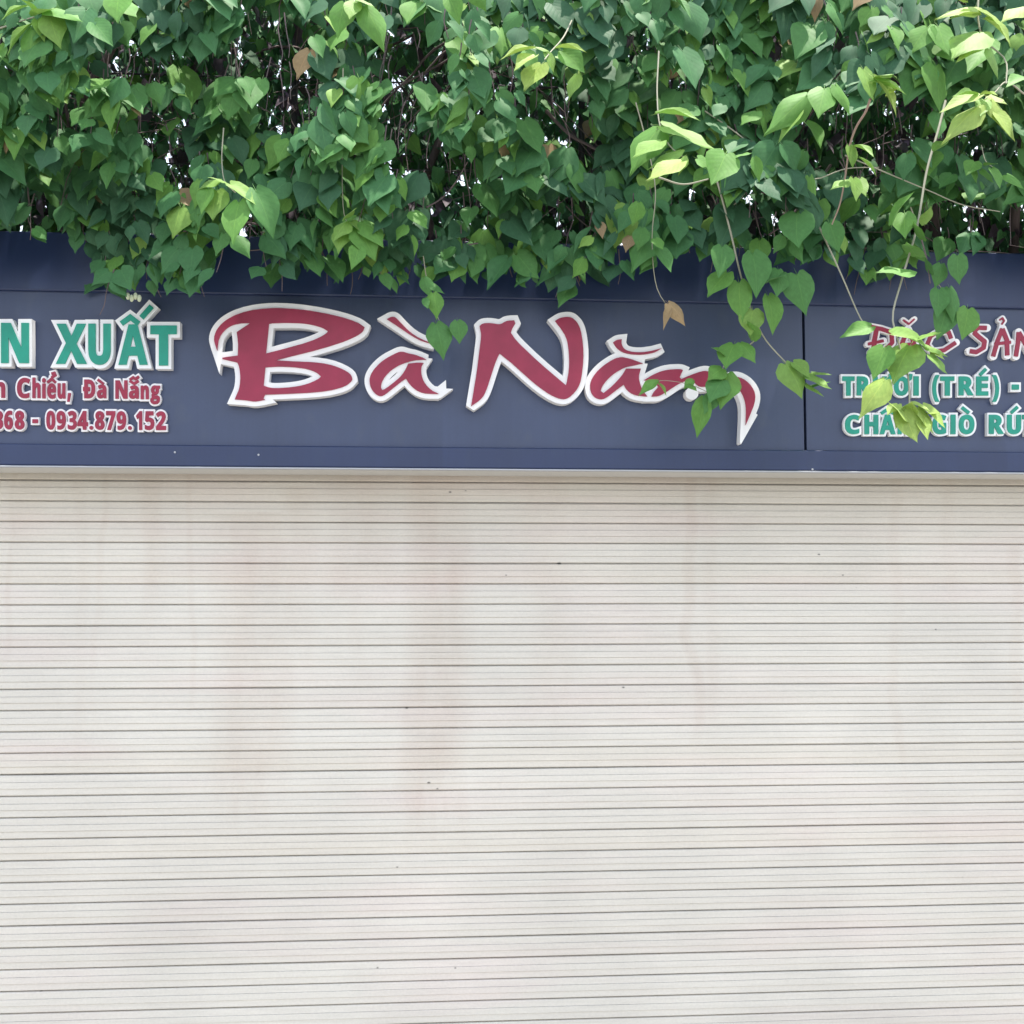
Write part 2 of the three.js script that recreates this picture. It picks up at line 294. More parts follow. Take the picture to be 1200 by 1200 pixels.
// a with breve, m
brush([[[250, 205], [180, 240], [110, 295], [65, 360], [62, 420], [85, 465], [130, 482], [165, 472], [220, 430], [278, 385], [300, 425], [350, 455], [430, 462], [400, 425], [382, 380], [372, 335], [388, 283], [292, 283], [270, 325], [200, 400], [148, 440], [130, 425], [145, 385], [200, 325], [280, 275], [340, 264], [402, 250], [320, 220]]], 5.4545, 680, 380, { ...BIG, limit: 2 });
brush([[[210, 115], [235, 98], [266, 95], [262, 125], [285, 165], [350, 180], [440, 175], [522, 152], [480, 180], [400, 195], [330, 193], [270, 180], [230, 150]]], 5.4545, 680, 380, { ...BIG, edge: 5.6, limit: 2.5 });
brush([[[405, 358], [470, 318], [545, 290], [640, 285], [657, 292], [636, 338], [645, 350], [720, 318], [800, 292], [845, 312], [850, 345], [920, 345], [985, 330], [1040, 345], [1090, 385], [1120, 440], [1118, 500], [1090, 570], [1058, 645], [1062, 540], [1050, 470], [1010, 400], [960, 370], [880, 380], [830, 395], [770, 402], [740, 385], [715, 352], [640, 372], [560, 428], [500, 462], [455, 462], [470, 430], [500, 400], [470, 362]]], 5.4545, 680, 380, { ...BIG, limit: 3.4, extra: (c) => { c.beginPath(); c.arc(811, 461, 7.5, 0, 7); c.fill(); c.beginPath(); poly(c, [[869, 476], [867, 519], [868.5, 520.5], [888, 486], [876, 478]]); c.fill(); } });

// smaller rows: glyphs fitted to boxes [left, top, right, bottom] in photo pixels, accents as strokes
const FONT = 'bold 100px sans-serif';
const probe = document.createElement('canvas').getContext('2d'); probe.font = FONT;
function glyph(ch, box, opt, marks = []) {
  if (ch === 'I') { const [l, t, r, b] = box; letter((c, st) => { c.fillRect(l, t, r - l, b - t); if (st) c.strokeRect(l, t, r - l, b - t); }, box, opt); return; }
  const m = probe.measureText(ch), gw = m.actualBoundingBoxRight + m.actualBoundingBoxLeft, gh = m.actualBoundingBoxAscent + m.actualBoundingBoxDescent;
  const [l, t, r, b] = box, sx = (r - l) / gw, sy = (b - t) / gh;
  let bb = [...box]; for (const mk of marks) for (const [x, y] of mk) bb = [Math.min(bb[0], x - 2), Math.min(bb[1], y - 2), Math.max(bb[2], x + 2), Math.max(bb[3], y + 2)];
  letter((c, st) => {
    const lw = c.lineWidth;
    // outline in pixels: draw the fitted glyph to a path through a transform, stroke with the plain pen
    c.save(); c.translate(l + m.actualBoundingBoxLeft * sx, t + m.actualBoundingBoxAscent * sy); c.scale(sx, sy); c.font = FONT; c.fillText(ch, 0, 0);
    if (st) { c.lineWidth = lw / Math.sqrt(sx * sy); c.strokeText(ch, 0, 0); }
    c.restore();
    c.lineCap = 'butt';
    for (const mk of marks) { c.beginPath(); mk.forEach(([x, y], i) => (i ? c.lineTo(x, y) : c.moveTo(x, y))); c.lineWidth = (opt.pen ?? 2) + (st ? lw : 0); if (st) c.lineCap = 'square'; c.stroke(); c.lineCap = 'butt'; }
  }, bb, opt);
}
const HEAD = { edge: 4.0, front: PZ + 0.030, mat: greenMat, K: 8, limit: 2.2, faceEdge: 1.1, pen: 4 };
glyph('N', [2, 379, 33, 424], HEAD);
glyph('X', [67, 380, 100, 425], HEAD);
glyph('U', [104, 380, 129, 426], HEAD);
glyph('A', [140, 381, 172, 426], HEAD, [[[144.5, 377.3], [152.5, 371.5], [160, 377.3]], [[167.5, 370], [175.5, 361]]]);
glyph('T', [177, 382, 206, 427], HEAD);
const ADDR = { edge: 1.9, front: PZ + 0.014, mat: crimsonMat, K: 12, limit: 2, faceEdge: 0.55, pen: 2.0 };
glyph('n', [-6, 448, 5.5, 465.5], ADDR);
glyph('C', [20, 443, 34.5, 466], ADDR); glyph('h', [38, 443, 47, 466], ADDR); glyph('i', [49.6, 443.5, 53, 466], ADDR);
glyph('e', [55.5, 449.5, 65, 466.5], ADDR, [[[56.5, 447.3], [60.3, 443.8], [64, 447.3]], [[61.5, 441.5], [64.5, 439.5], [63.5, 437], [61.5, 437.5]]]);
glyph('u', [67.5, 449.5, 76, 466.5], ADDR); glyph(',', [79, 461, 82.6, 470], ADDR);
glyph('Đ', [97.5, 445, 111, 466], ADDR); glyph('a', [114, 451, 124, 466.5], ADDR, [[[115.5, 445.5], [120, 449]]]);
glyph('N', [135.5, 446, 149, 466.5], ADDR); glyph('a', [151.5, 452, 162, 467], ADDR, [[[153, 447], [157, 449.6], [161, 447]], [[153, 444.2], [156, 442.2], [158.5, 444], [161.5, 442]]]);
glyph('n', [165, 452, 174, 467], ADDR); glyph('g', [176.5, 452, 187, 473], ADDR);
const rowPhone = [['3', -7, 3], ['6', 5, 14.5], ['8', 17.5, 28], ['-', 38, 44], ['0', 54.5, 64], ['9', 66.5, 76.5], ['3', 79.5, 89.5], ['4', 91, 102.5], ['.', 105, 108.5], ['8', 111.5, 122], ['7', 124.5, 134.5], ['9', 137, 147.3], ['.', 150.3, 153.8], ['1', 159.5, 166], ['5', 170, 180.3], ['2', 183, 194]];
for (const [ch, l, r] of rowPhone) { const s = l * 0.004; glyph(ch, ch === '-' ? [l, 491.5, r, 495] : ch === '.' ? [l, 499 + s, r, 502.5 + s] : [l, 481.5 + s, r, 502.5 + s], ADDR); }
const MENU = { edge: 2.3, front: PZ + 0.016, mat: greenMat, K: 12, limit: 2, faceEdge: 0.7, pen: 2.4 };
const row1 = [['T', 988, 1001], ['R', 1005, 1019], ['U', 1024, 1039, [[[1039, 446], [1043, 443.5], [1043.5, 440]]]], ['O', 1048.5, 1064.5, [[[1063, 446], [1067, 443.5], [1067.5, 440]]]], ['I', 1071.5, 1076.2], ['(', 1093.5, 1100], ['T', 1103, 1118], ['R', 1124.5, 1140], ['E', 1145, 1158, [[[1150, 438], [1154.5, 433.5]]]], [')', 1164, 1170.5], ['-', 1186.5, 1194]];
for (const [ch, l, r, mk] of row1) glyph(ch, ch === '-' ? [l, 451, r, 455.5] : '()'.includes(ch) ? [l, 440, r, 470] : [l, 441.5, r, 462.8], MENU, mk);
const row2 = [['C', 991, 1007.5], ['H', 1014, 1029], ['A', 1032, 1049, [[[1034.5, 483.5], [1040.5, 479.5], [1046.5, 483.5]]]], ['N', 1053, 1068], ['G', 1093.5, 1108.5], ['I', 1115, 1119.4], ['O', 1124.5, 1141.5, [[[1129, 478.5], [1134.5, 482.8]]]], ['R', 1160, 1175.5], ['U', 1181, 1196.5, [[[1186.5, 482.5], [1191.5, 478]]]], ['T', 1199, 1212]];
for (const [ch, l, r, mk] of row2) glyph(ch, [l, 486.5, r, 508], MENU, mk);
// brush row: strokes of uneven width
function strokes(list, opt) {
  const S = 6, ox = 1000, oy = 350, px = list.map(([w, ...p]) => [w, p.map(([x, y]) => [ox + x / S, oy + y / S])]);
  let b = [1e9, 1e9, -1e9, -1e9]; for (const [, p] of px) for (const [x, y] of p) b = [Math.min(b[0], x - 4), Math.min(b[1], y - 4), Math.max(b[2], x + 4), Math.max(b[3], y + 4)];
  letter((c, st) => { const lw = c.lineWidth; c.lineJoin = 'round'; c.lineCap = st ? 'round' : 'butt'; for (const [w, p] of px) { c.lineWidth = w + (st ? lw : 0); c.beginPath(); p.forEach(([x, y], i) => (i ? c.lineTo(x, y) : c.moveTo(x, y))); c.stroke(); } }, b, opt);
}
const BRUSH = { edge: 2.1, front: PZ + 0.016, mat: crimsonMat, K: 12, join: 'round' };
strokes([[4.5, [100, 192], [200, 212], [285, 240]], [5.2, [165, 215], [150, 290], [145, 372]], [4.6, [130, 375], [215, 365], [275, 310], [270, 240]], [3.4, [105, 318], [215, 295]]], BRUSH);
strokes([[4.8, [385, 215], [350, 300], [315, 385]], [4.6, [385, 215], [425, 300], [445, 385]], [3.4, [335, 325], [440, 315]], [2, [352, 148], [392, 178], [432, 142]]], BRUSH);
strokes([[4.4, [690, 280], [672, 232], [610, 225], [545, 265], [520, 325]], [4.8, [520, 325], [560, 372], [640, 362], [722, 308]]], BRUSH);
strokes([[5, [940, 205], [878, 203], [848, 235]], [5, [848, 235], [885, 268], [925, 300], [918, 345], [868, 375], [822, 368]]], BRUSH);
strokes([[4.8, [1050, 210], [1015, 300], [985, 405]], [5, [1050, 210], [1082, 290], [1085, 398]], [3.6, [995, 318], [1110, 305]], [2, [1030, 150], [1050, 135], [1062, 155], [1045, 180]]], BRUSH);
strokes([[4.8, [1165, 235], [1160, 310], [1145, 405]], [5, [1165, 235], [1215, 320], [1258, 400]], [4.6, [1258, 400], [1268, 310], [1285, 215]]], BRUSH);
{ // scuffs and a screw on the trims
  const sc = new THREE.CylinderGeometry(0.0035, 0.0035, 0.004, 10); sc.rotateX(Math.PI / 2);
  for (const [px, py] of [[303, 533], [952, 550], [205, 530]]) { const s = mesh('screw', sc, alu, sign); s.position.copy(at(px, py, PZ + 0.013)); }
}
// ---------------------------------------------------------------- climbing vine over the sign
const leafTex = (() => {
  const n = makeNoise(91); // u across the blade, v from stalk to tip
  return texture(256, 256, (x, y, c) => {
    const u = Math.abs(x / 255 - 0.5) * 2, v = y / 255, mid = clamp(1 - u / 0.045, 0, 1);
    const ph = (v + 0.02 - u * 0.34) * 7.5, side = clamp(1 - Math.abs(ph - Math.round(ph)) / 0.075, 0, 1) * (u < 0.92 ? 1 : 0.2);
    const b = 214 + 30 * (fbm(n, x / 26, y / 26, 4) - 0.5) + 12 * (n(x / 2, y / 2) - 0.5), k = Math.max(mid, side * 0.42);
    c[0] = b + 34 * k; c[1] = b + 24 * k; c[2] = b + 16 * k;
  });
})();
const leafBump = (() => texture(128, 128, (x, y, c) => { const u = Math.abs(x / 127 - 0.5) * 2, v = y / 127, ph = (v + 0.02 - u * 0.34) * 7.5; const f = ph - Math.round(ph); c[0] = c[1] = c[2] = 90 + 130 * Math.cos(f * Math.PI) * (u > 0.03 ? 1 : 0.2); }, false))();
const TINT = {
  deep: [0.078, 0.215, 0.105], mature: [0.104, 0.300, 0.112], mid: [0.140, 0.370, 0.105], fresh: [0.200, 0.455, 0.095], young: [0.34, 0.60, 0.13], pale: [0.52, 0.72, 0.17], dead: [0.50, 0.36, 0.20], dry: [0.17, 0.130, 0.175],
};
const leafMat = {};
for (const k in TINT) {
  const c = lin(...TINT[k]);
  leafMat[k] = new THREE.MeshPhysicalMaterial({ map: leafTex, color: c, roughness: k === 'dead' || k === 'dry' ? 0.9 : 0.55, transmission: k === 'dead' || k === 'dry' ? 0 : k === 'young' || k === 'pale' ? 0.36 : 0.26, thickness: 0, bumpMap: leafBump, specularIntensity: 0.4, bumpScale: 0.0003, side: THREE.DoubleSide });
}
// leaf blade: stalk at the origin, tip at (0, -1, 0), face towards +z
function leafShape(widths, fold, droop, twist, wave, seed) {
  const r = rng(seed), T = [0, 0.1, 0.26, 0.44, 0.62, 0.8, 1], pos = [], uv = [], idx = [], C = [-1, -0.55, 0, 0.55, 1];
  T.forEach((t, i) => {
    const w = widths[i], sway = Math.sin(t * 2.6) * twist;
    for (const c of C) {
      const x = c * w, lobe = i === 0 ? 0.10 * (Math.abs(c) > 0.3 ? 1 : 0) : i === 1 ? 0.03 * Math.abs(c) : 0;
      const z = Math.abs(x) * fold - droop * t * t + wave * Math.sin(t * 9 + c * 2.2) * Math.abs(c) + (r() - 0.5) * 0.012;
      pos.push(x + sway, -t + lobe, z); uv.push(0.5 + c * 0.5, t);
    }
  });
  for (let i = 0; i < T.length - 1; i++) for (let j = 0; j < 4; j++) {
    const a = i * 5 + j, b = a + 1, d = a + 5, e = d + 1;
    if (i === T.length - 2) { idx.push(a, d, b); continue; }
    idx.push(a, d, e, a, e, b);
  }
  // stalk
  const o = pos.length / 3; pos.push(-0.012, 0, 0.004, 0.012, 0, 0.004, 0, 0.24, -0.05, 0, -0.02, 0.016); uv.push(0.5, 0.02, 0.5, 0.02, 0.5, 0.0, 0.5, 0.04); idx.push(o, o + 1, o + 2, o, o + 2, o + 3, o + 3, o + 2, o + 1);
  const g = new THREE.BufferGeometry(); g.setAttribute('position', new THREE.Float32BufferAttribute(pos, 3)); g.setAttribute('uv', new THREE.Float32BufferAttribute(uv, 2)); g.setIndex(idx); g.computeVertexNormals(); return g;
}
const leafGeo = [
  leafShape([0.16, 0.36, 0.43, 0.40, 0.28, 0.12, 0], 0.20, 0.10, 0.02, 0.020, 1),
  leafShape([0.20, 0.40, 0.46, 0.41, 0.26, 0.10, 0], -0.14, 0.16, -0.03, 0.028, 2),
  leafShape([0.12, 0.31, 0.40, 0.39, 0.29, 0.13, 0], 0.34, 0.20, 0.04, 0.022, 3),
  leafShape([0.18, 0.38, 0.44, 0.42, 0.31, 0.11, 0], 0.06, 0.05, -0.05, 0.034, 4),
  leafShape([0.14, 0.34, 0.42, 0.38, 0.25, 0.10, 0], -0.26, 0.28, 0.05, 0.030, 5),
  leafShape([0.06, 0.20, 0.30, 0.31, 0.23, 0.10, 0], 0.42, 0.18, 0.03, 0.020, 6),
];
{ // plain small leaf for the inside of the mass
  const g = new THREE.BufferGeometry();
  g.setAttribute('position', new THREE.Float32BufferAttribute([0, 0, 0, -0.34, 0.06, 0.06, -0.40, -0.32, 0.08, 0, -1, -0.12, 0.40, -0.32, 0.08, 0.34, 0.06, 0.06, 0, -0.4, 0], 3));
  g.setAttribute('uv', new THREE.Float32BufferAttribute([0.5, 0, 0.1, 0, 0, 0.35, 0.5, 1, 1, 0.35, 0.9, 0, 0.5, 0.4], 2)); g.setIndex([0, 1, 6, 1, 2, 6, 2, 3, 6, 6, 3, 4, 6, 4, 5, 0, 6, 5]); g.computeVertexNormals(); leafGeo.push(g);
}
function leafMatrix(base, tip, width, normal) {
  const d = tip.clone().sub(base), len = d.length(), y = d.multiplyScalar(-1 / len);
  const x = new THREE.Vector3().crossVectors(y, normal); if (x.lengthSq() < 1e-5) x.set(1, 0, 0); x.normalize();
  const z = new THREE.Vector3().crossVectors(x, y);
  return new THREE.Matrix4().makeBasis(x, y, z).scale(V(len * width, len, len)).setPosition(base);
}
const vine = group('climbing_vine');
tag(vine, 'dense green climbing vine with heart-shaped leaves hanging over the blue sign', 'vine');
const stemMat = new THREE.MeshStandardMaterial({ color: lin(0.34, 0.33, 0.25), roughness: 0.8 });
const barkMat = new THREE.MeshStandardMaterial({ color: lin(0.15, 0.115, 0.12), roughness: 0.95 });
const redStemMat = new THREE.MeshStandardMaterial({ color: lin(0.38, 0.26, 0.22), roughness: 0.8 });
function tube(points, r0, r1, seg, rad = 5) {
  const curve = new THREE.CatmullRomCurve3(points, false, 'centripetal'), g = new THREE.TubeGeometry(curve, seg, 1, rad, false), p = g.attributes.position, c = V(0, 0, 0);
  for (let i = 0; i <= seg; i++) { curve.getPointAt(i / seg, c); const r = lerp(r0, r1, i / seg); for (let j = 0; j <= rad; j++) { const k = i * (rad + 1) + j; p.setXYZ(k, c.x + (p.getX(k) - c.x) * r, c.y + (p.getY(k) - c.y) * r, c.z + (p.getZ(k) - c.z) * r); } }
  return g;
}
const vr = rng(2024);
// ---- shoots that can be followed in the photograph: [stem pixels, z at start, z at end, stem material, leaves [base x, base y, tip x, tip y, tint, width, shape]]
const shoots = [
  { s: [[836, 200], [842, 218], [856, 272], [870, 330], [884, 372], [897, 398], [924, 428], [935, 440]], z: [0.55, 0.42], m: stemMat, r: 0.0042, l: [[846, 290, 843, 322, 'mid', 0.9], [852, 320, 829, 348, 'fresh', 0.8], [882, 298, 888, 345, 'mid', 0.8], [902, 330, 924, 318, 'mid', 1], [912, 316, 914, 342, 'mid', 1], [934, 322, 949, 368, 'mid', 0.9], [882, 364, 881, 394, 'young', 1.15], [866, 332, 872, 378, 'fresh', 0.7], [900, 348, 909, 390, 'fresh', 0.7], [921, 427, 945, 462, 'young', 1], [930, 425, 950, 440, 'young', 0.9], [946, 440, 976, 455, 'young', 0.7], [950, 452, 972, 444, 'fresh', 0.6], [952, 436, 975, 436, 'young', 0.5], [945, 450, 968, 462, 'young', 0.5]] },
  { s: [[884, 372], [886, 396], [872, 408], [856, 416], [846, 434], [838, 458], [829, 478]], z: [0.47, 0.40], m: stemMat, r: 0.003, l: [[882, 398, 879, 372, 'fresh', 0.8], [868, 403, 886, 421, 'fresh', 0.9], [860, 404, 851, 432, 'fresh', 0.9], [848, 418, 836, 404, 'fresh', 0.9], [846, 432, 830, 444, 'fresh', 1], [852, 438, 842, 474, 'fresh', 0.95], [846, 446, 832, 470, 'mid', 0.9], [825, 468, 815, 512, 'fresh', 0.62], [838, 462, 826, 486, 'mid', 0.8]] },
  { s: [[835, 462], [806, 450], [775, 446], [768, 448]], z: [0.40, 0.42], m: stemMat, r: 0.0016, l: [[770, 447, 747, 461, 'fresh', 0.8, 5], [772, 450, 782, 462, 'young', 0.5, 5], [812, 446, 800, 455, 'fresh', 1], [806, 450, 818, 456, 'fresh', 0.7]] },
  { s: [[496, 300], [500, 326], [508, 350], [514, 374], [520, 384]], z: [0.38, 0.34], m: stemMat, r: 0.002, l: [[497, 326, 503, 348, 'mid', 0.8], [503, 332, 522, 342, 'mid', 0.6], [508, 344, 511, 372, 'fresh', 0.8], [511, 380, 518, 419, 'mid', 0.85], [536, 377, 538, 402, 'mid', 1], [498, 350, 502, 362, 'mid', 0.7]] },
  { s: [[1066, 240], [1078, 272], [1090, 318], [1112, 348], [1130, 368]], z: [0.46, 0.38], m: stemMat, r: 0.0025, l: [[1100, 340, 1099, 372, 'mid', 0.7], [1108, 360, 1100, 396, 'mid', 0.9], [1113, 338, 1121, 374, 'mid', 0.6], [1134, 363, 1129, 398, 'fresh', 0.95], [1103, 310, 1098, 336, 'mid', 0.9], [1122, 300, 1126, 334, 'mid', 0.8], [1090, 320, 1086, 300, 'mid', 0.8]] },
  { s: [[1108, 118], [1100, 150], [1086, 200], [1074, 268], [1056, 330], [1046, 372], [1052, 398], [1064, 440], [1066, 486]], z: [0.72, 0.90], m: stemMat, r: 0.0045, l: [[1046, 392, 1094, 402, 'young', 0.85], [1066, 406, 1046, 447, 'young', 0.95], [1036, 408, 1022, 444, 'fresh', 0.9], [1090, 416, 1112, 438, 'young', 0.8], [1036, 446, 1003, 483, 'pale', 0.75], [1084, 404, 1114, 412, 'young', 0.6], [1078, 396, 1104, 388, 'young', 0.55], [1088, 410, 1108, 420, 'pale', 0.5], [1062, 490, 1045, 467, 'pale', 0.7], [1066, 486, 1071, 464, 'pale', 0.7], [1060, 482, 1077, 518, 'pale', 0.9], [1076, 478, 1096, 508, 'pale', 0.6], [1082, 476, 1110, 500, 'pale', 0.55], [1072, 470, 1092, 476, 'pale', 0.5], [1056, 478, 1050, 502, 'pale', 0.7], [1064, 494, 1068, 514, 'pale', 0.6], [1070, 486, 1084, 494, 'pale', 0.6], [1052, 474, 1040, 486, 'pale', 0.7], [1078, 490, 1088, 514, 'pale', 0.6], [1068, 476, 1058, 500, 'young', 0.7], [1086, 484, 1100, 478, 'pale', 0.6], [1066, 316, 1027, 312, 'fresh', 0.75], [1080, 280, 1072, 258, 'fresh', 0.8], [1084, 262, 1090, 240, 'young', 0.7], [1074, 300, 1064, 282, 'fresh', 0.8], [1096, 176, 1112, 160, 'fresh', 0.7], [1046, 262, 1064, 222, 'fresh', 0.8], [1060, 250, 1062, 276, 'fresh', 0.8]] },
  { s: [[930, 200], [946, 236], [962, 270], [985, 320], [1010, 376], [1018, 386]], z: [0.50, 0.60], m: stemMat, r: 0.004, l: [[1020, 383, 984, 393, 'fresh', 0.62], [938, 215, 948, 242, 'fresh', 1], [934, 250, 938, 290, 'mid', 0.95], [972, 262, 984, 296, 'mid', 0.8]] },
  { s: [[1020, 116], [1014, 132], [1004, 148], [996, 170], [990, 210], [984, 240], [975, 263]], z: [0.88, 0.62], m: redStemMat, r: 0.0042, l: [[1025, 92, 1058, 131, 'pale', 0.62, 5], [1012, 82, 1026, 118, 'young', 0.7], [1022, 96, 1066, 104, 'young', 0.5, 5], [1030, 90, 1048, 82, 'young', 0.7], [945, 112, 899, 146, 'fresh', 0.62], [938, 124, 913, 160, 'young', 0.5, 5], [966, 104, 962, 134, 'fresh', 0.8], [995, 172, 1001, 197, 'young', 0.9], [1003, 172, 1026, 178, 'young', 0.5], [1008, 186, 1031, 203, 'young', 0.45, 5], [993, 210, 975, 213, 'young', 0.6], [1000, 210, 1005, 235, 'young', 0.7], [1008, 210, 1016, 230, 'young', 0.6], [980, 100, 1002, 128, 'fresh', 0.7], [1040, 112, 1054, 100, 'pale', 0.5]] },
  { s: [[745, 120], [757, 165], [768, 222], [764, 280], [770, 338], [784, 362]], z: [0.62, 0.44], m: stemMat, r: 0.0026, l: [[752, 268, 745, 292, 'mid', 1], [748, 238, 740, 262, 'fresh', 0.9], [772, 292, 788, 318, 'mid', 0.8], [768, 280, 778, 292, 'fresh', 0.9], [784, 356, 806, 379, 'dead', 0.75, 4], [785, 360, 777, 383, 'dead', 0.45, 5]] },
  { s: [[772, 60], [770, 110], [774, 150], [786, 172], [804, 188], [798, 198]], z: [0.72, 0.92], m: stemMat, r: 0.003, l: [[772, 133, 821, 132, 'young', 0.6, 5], [778, 148, 842, 173, 'young', 0.6], [774, 166, 741, 184, 'young', 0.85], [796, 176, 757, 193, 'young', 0.6], [798, 190, 757, 211, 'pale', 0.6], [802, 184, 792, 203, 'young', 0.7], [818, 186, 840, 200, 'fresh', 1.1], [850, 181, 834, 214, 'fresh', 1], [770, 152, 736, 200, 'fresh', 0.7], [884, 186, 890, 212, 'fresh', 0.6], [862, 184, 882, 178, 'fresh', 0.8]] },
  { s: [[672, 20], [660, 44], [646, 60], [638, 70]], z: [0.66, 0.90], m: stemMat, r: 0.003, l: [[624, 57, 585, 62, 'pale', 0.5, 5], [654, 56, 687, 54, 'pale', 0.45, 5], [626, 66, 601, 76, 'pale', 0.8], [634, 76, 614, 106, 'pale', 0.85], [654, 66, 673, 74, 'young', 0.7], [660, 60, 686, 84, 'fresh', 0.9], [640, 62, 650, 84, 'young', 0.7], [676, 88, 664, 116, 'young', 0.6], [640, 58, 620, 48, 'young', 0.6]] },
  { s: [[-30, 40], [0, 33], [20, 26], [40, 20]], z: [0.62, 0.72], m: stemMat, r: 0.004, l: [[30, 8, -2, 18, 'young', 0.6, 5], [36, 30, 2, 59, 'young', 0.5, 5], [38, 36, 33, 82, 'fresh', 0.55], [58, 18, 71, 53, 'young', 0.8], [42, 18, 64, 6, 'young', 0.7], [44, 24, 52, 48, 'young', 0.7], [40, 14, 24, -6, 'young', 0.7], [60, 10, 96, 16, 'fresh', 0.7]] },
  { s: [[402, 80], [401, 160], [403, 250], [407, 262]], z: [0.56, 0.52], m: stemMat, r: 0.0022, l: [[406, 260, 387, 276, 'young', 0.9], [412, 260, 431, 276, 'young', 0.8], [402, 268, 396, 294, 'young', 0.7], [418, 268, 440, 302, 'fresh', 1], [426, 260, 450, 282, 'fresh', 0.9], [404, 256, 416, 240, 'young', 0.7], [420, 290, 412, 312, 'fresh', 0.8]] },
  { s: [[262, 150], [260, 190], [264, 214], [276, 226]], z: [0.56, 0.58], m: stemMat, r: 0.0024, l: [[256, 210, 229, 219, 'young', 0.9], [254, 224, 250, 258, 'young', 0.95], [244, 222, 234, 250, 'fresh', 0.8], [300, 224, 320, 274, 'mid', 0.75], [280, 238, 273, 286, 'fresh', 0.62], [270, 216, 300, 236, 'young', 0.6], [262, 212, 244, 204, 'young', 0.6]] },
  { s: [[1200, 110], [1180, 96], [1166, 108], [1154, 116]], z: [0.80, 0.96], m: stemMat, r: 0.003, l: [[1146, 113, 1100, 128, 'pale', 0.6], [1147, 124, 1104, 153, 'pale', 0.55], [1143, 111, 1118, 106, 'young', 0.4, 5], [1150, 111, 1170, 107, 'pale', 0.5, 5], [1162, 117, 1199, 155, 'pale', 0.62], [1168, 132, 1186, 158, 'pale', 0.55], [1154, 118, 1150, 136, 'young', 0.6], [1160, 112, 1182, 118, 'pale', 0.6]] },
  { s: [[1160, -60], [1146, 4], [1152, 44], [1178, 70], [1179, 98]], z: [0.80, 0.92], m: stemMat, r: 0.0042, l: [[1143, 8, 1099, 4, 'pale', 0.6], [1146, 18, 1112, 15, 'pale', 0.4, 5], [1150, 14, 1179, 33, 'pale', 0.7], [1148, 38, 1117, 61, 'young', 0.9], [1148, 54, 1121, 69, 'pale', 0.5], [1160, 58, 1175, 90, 'young', 0.7], [1202, 8, 1174, 20, 'pale', 0.6], [1202, 92, 1180, 95, 'fresh', 0.8], [1136, -2, 1160, -22, 'pale', 0.7], [1156, 24, 1190, 46, 'pale', 0.6], [1130, 2, 1110, -12, 'pale', 0.7]] },
  { s: [[420, -60], [414, -10], [416, 4]], z: [0.66, 0.76], m: stemMat, r: 0.003, l: [[404, 4, 394, 42, 'fresh', 0.8], [428, 8, 451, 52, 'fresh', 0.72], [416, 2, 410, 22, 'young', 0.7], [420, -2, 440, 4, 'young', 0.6], [526, -4, 538, 26, 'fresh', 0.8], [140, -8, 138, 26, 'fresh', 0.8]] },
  { s: [[1150, 170], [1156, 190], [1168, 198]], z: [0.56, 0.60], m: stemMat, r: 0.002, l: [[1142, 190, 1132, 204, 'fresh', 0.9], [1156, 194, 1170, 190, 'fresh', 0.8], [1162, 198, 1174, 220, 'fresh', 0.7], [1150, 200, 1166, 214, 'fresh', 0.6], [1180, 205, 1202, 218, 'fresh', 0.7], [1136, 196, 1146, 214, 'fresh', 0.7]] },
];
for (const sh of shoots) {
  const n = sh.s.length, pts = sh.s.map(([x, y], i) => at(x, y, lerp(sh.z[0], sh.z[1], i / (n - 1))));
  const stem = mesh('shoot', tube(pts, sh.r * 0.9, sh.r * 0.5, n * 4), sh.m, vine);
  for (const [bx, by, tx, ty, tint, w, shape] of sh.l) {
    let best = 0, bd = 1e9; sh.s.forEach(([x, y], i) => { const q = Math.hypot(x - bx, y - by); if (q < bd) { bd = q; best = i; } });
    const z = lerp(sh.z[0], sh.z[1], best / (n - 1)) + 0.012 + vr() * 0.03, flat = ty - by < 8;
    const base = at(bx, by, z), tip = at(tx, ty, z + (flat ? 0.05 : 0.02) + (vr() - 0.5) * 0.05);
    const nrm = V((vr() - 0.5) * 0.7, flat ? 1.3 : (tint === 'pale' || tint === 'young' ? 0.9 : 0.45) + vr() * 0.5, 1);
    const g = leafGeo[shape ?? Math.floor(vr() * 5)], M = leafMatrix(base, tip, w * 1.05, nrm.normalize());
    const lf = mesh('leaf', g, leafMat[tint], stem); M.decompose(lf.position, lf.quaternion, lf.scale);
    if (tint === 'dead') lf.userData.label = 'dry brown curled leaf';
  }
}
// pale bud hanging over the green word
{
  const bud = mesh('bud', mergeGeometries([0, 1, 2, 3].map((i) => { const g = new THREE.SphereGeometry(0.010, 8, 6); g.scale(0.7, 1.2, 0.7); const p = at(150 + i * 4.4, 347 + (i % 2) * 2.5, 0.34); g.translate(p.x, p.y, p.z); return g; })), new THREE.MeshStandardMaterial({ color: lin(0.55, 0.6, 0.42), roughness: 0.8 }), vine);
  bud.userData.label = 'small pale flower bud';
}
// ---- the mass: hanging leafy shoots in layers
const EDGE = [[-200, 290], [0, 268], [70, 272], [92, 330], [122, 350], [150, 338], [200, 335], [250, 330], [270, 300], [300, 318], [340, 332], [400, 322], [440, 334], [480, 326], [520, 318], [548, 318], [590, 340], [640, 344], [690, 334], [740, 318], [800, 300], [860, 298], [905, 300], [960, 292], [1010, 322], [1060, 318], [1110, 296], [1160, 280], [1200, 268], [1400, 280]];
const edgeAt = (x) => { for (let i = 1; i < EDGE.length; i++) if (x <= EDGE[i][0]) return lerp(EDGE[i - 1][1], EDGE[i][1], (x - EDGE[i - 1][0]) / (EDGE[i][0] - EDGE[i - 1][0])); return 280; };
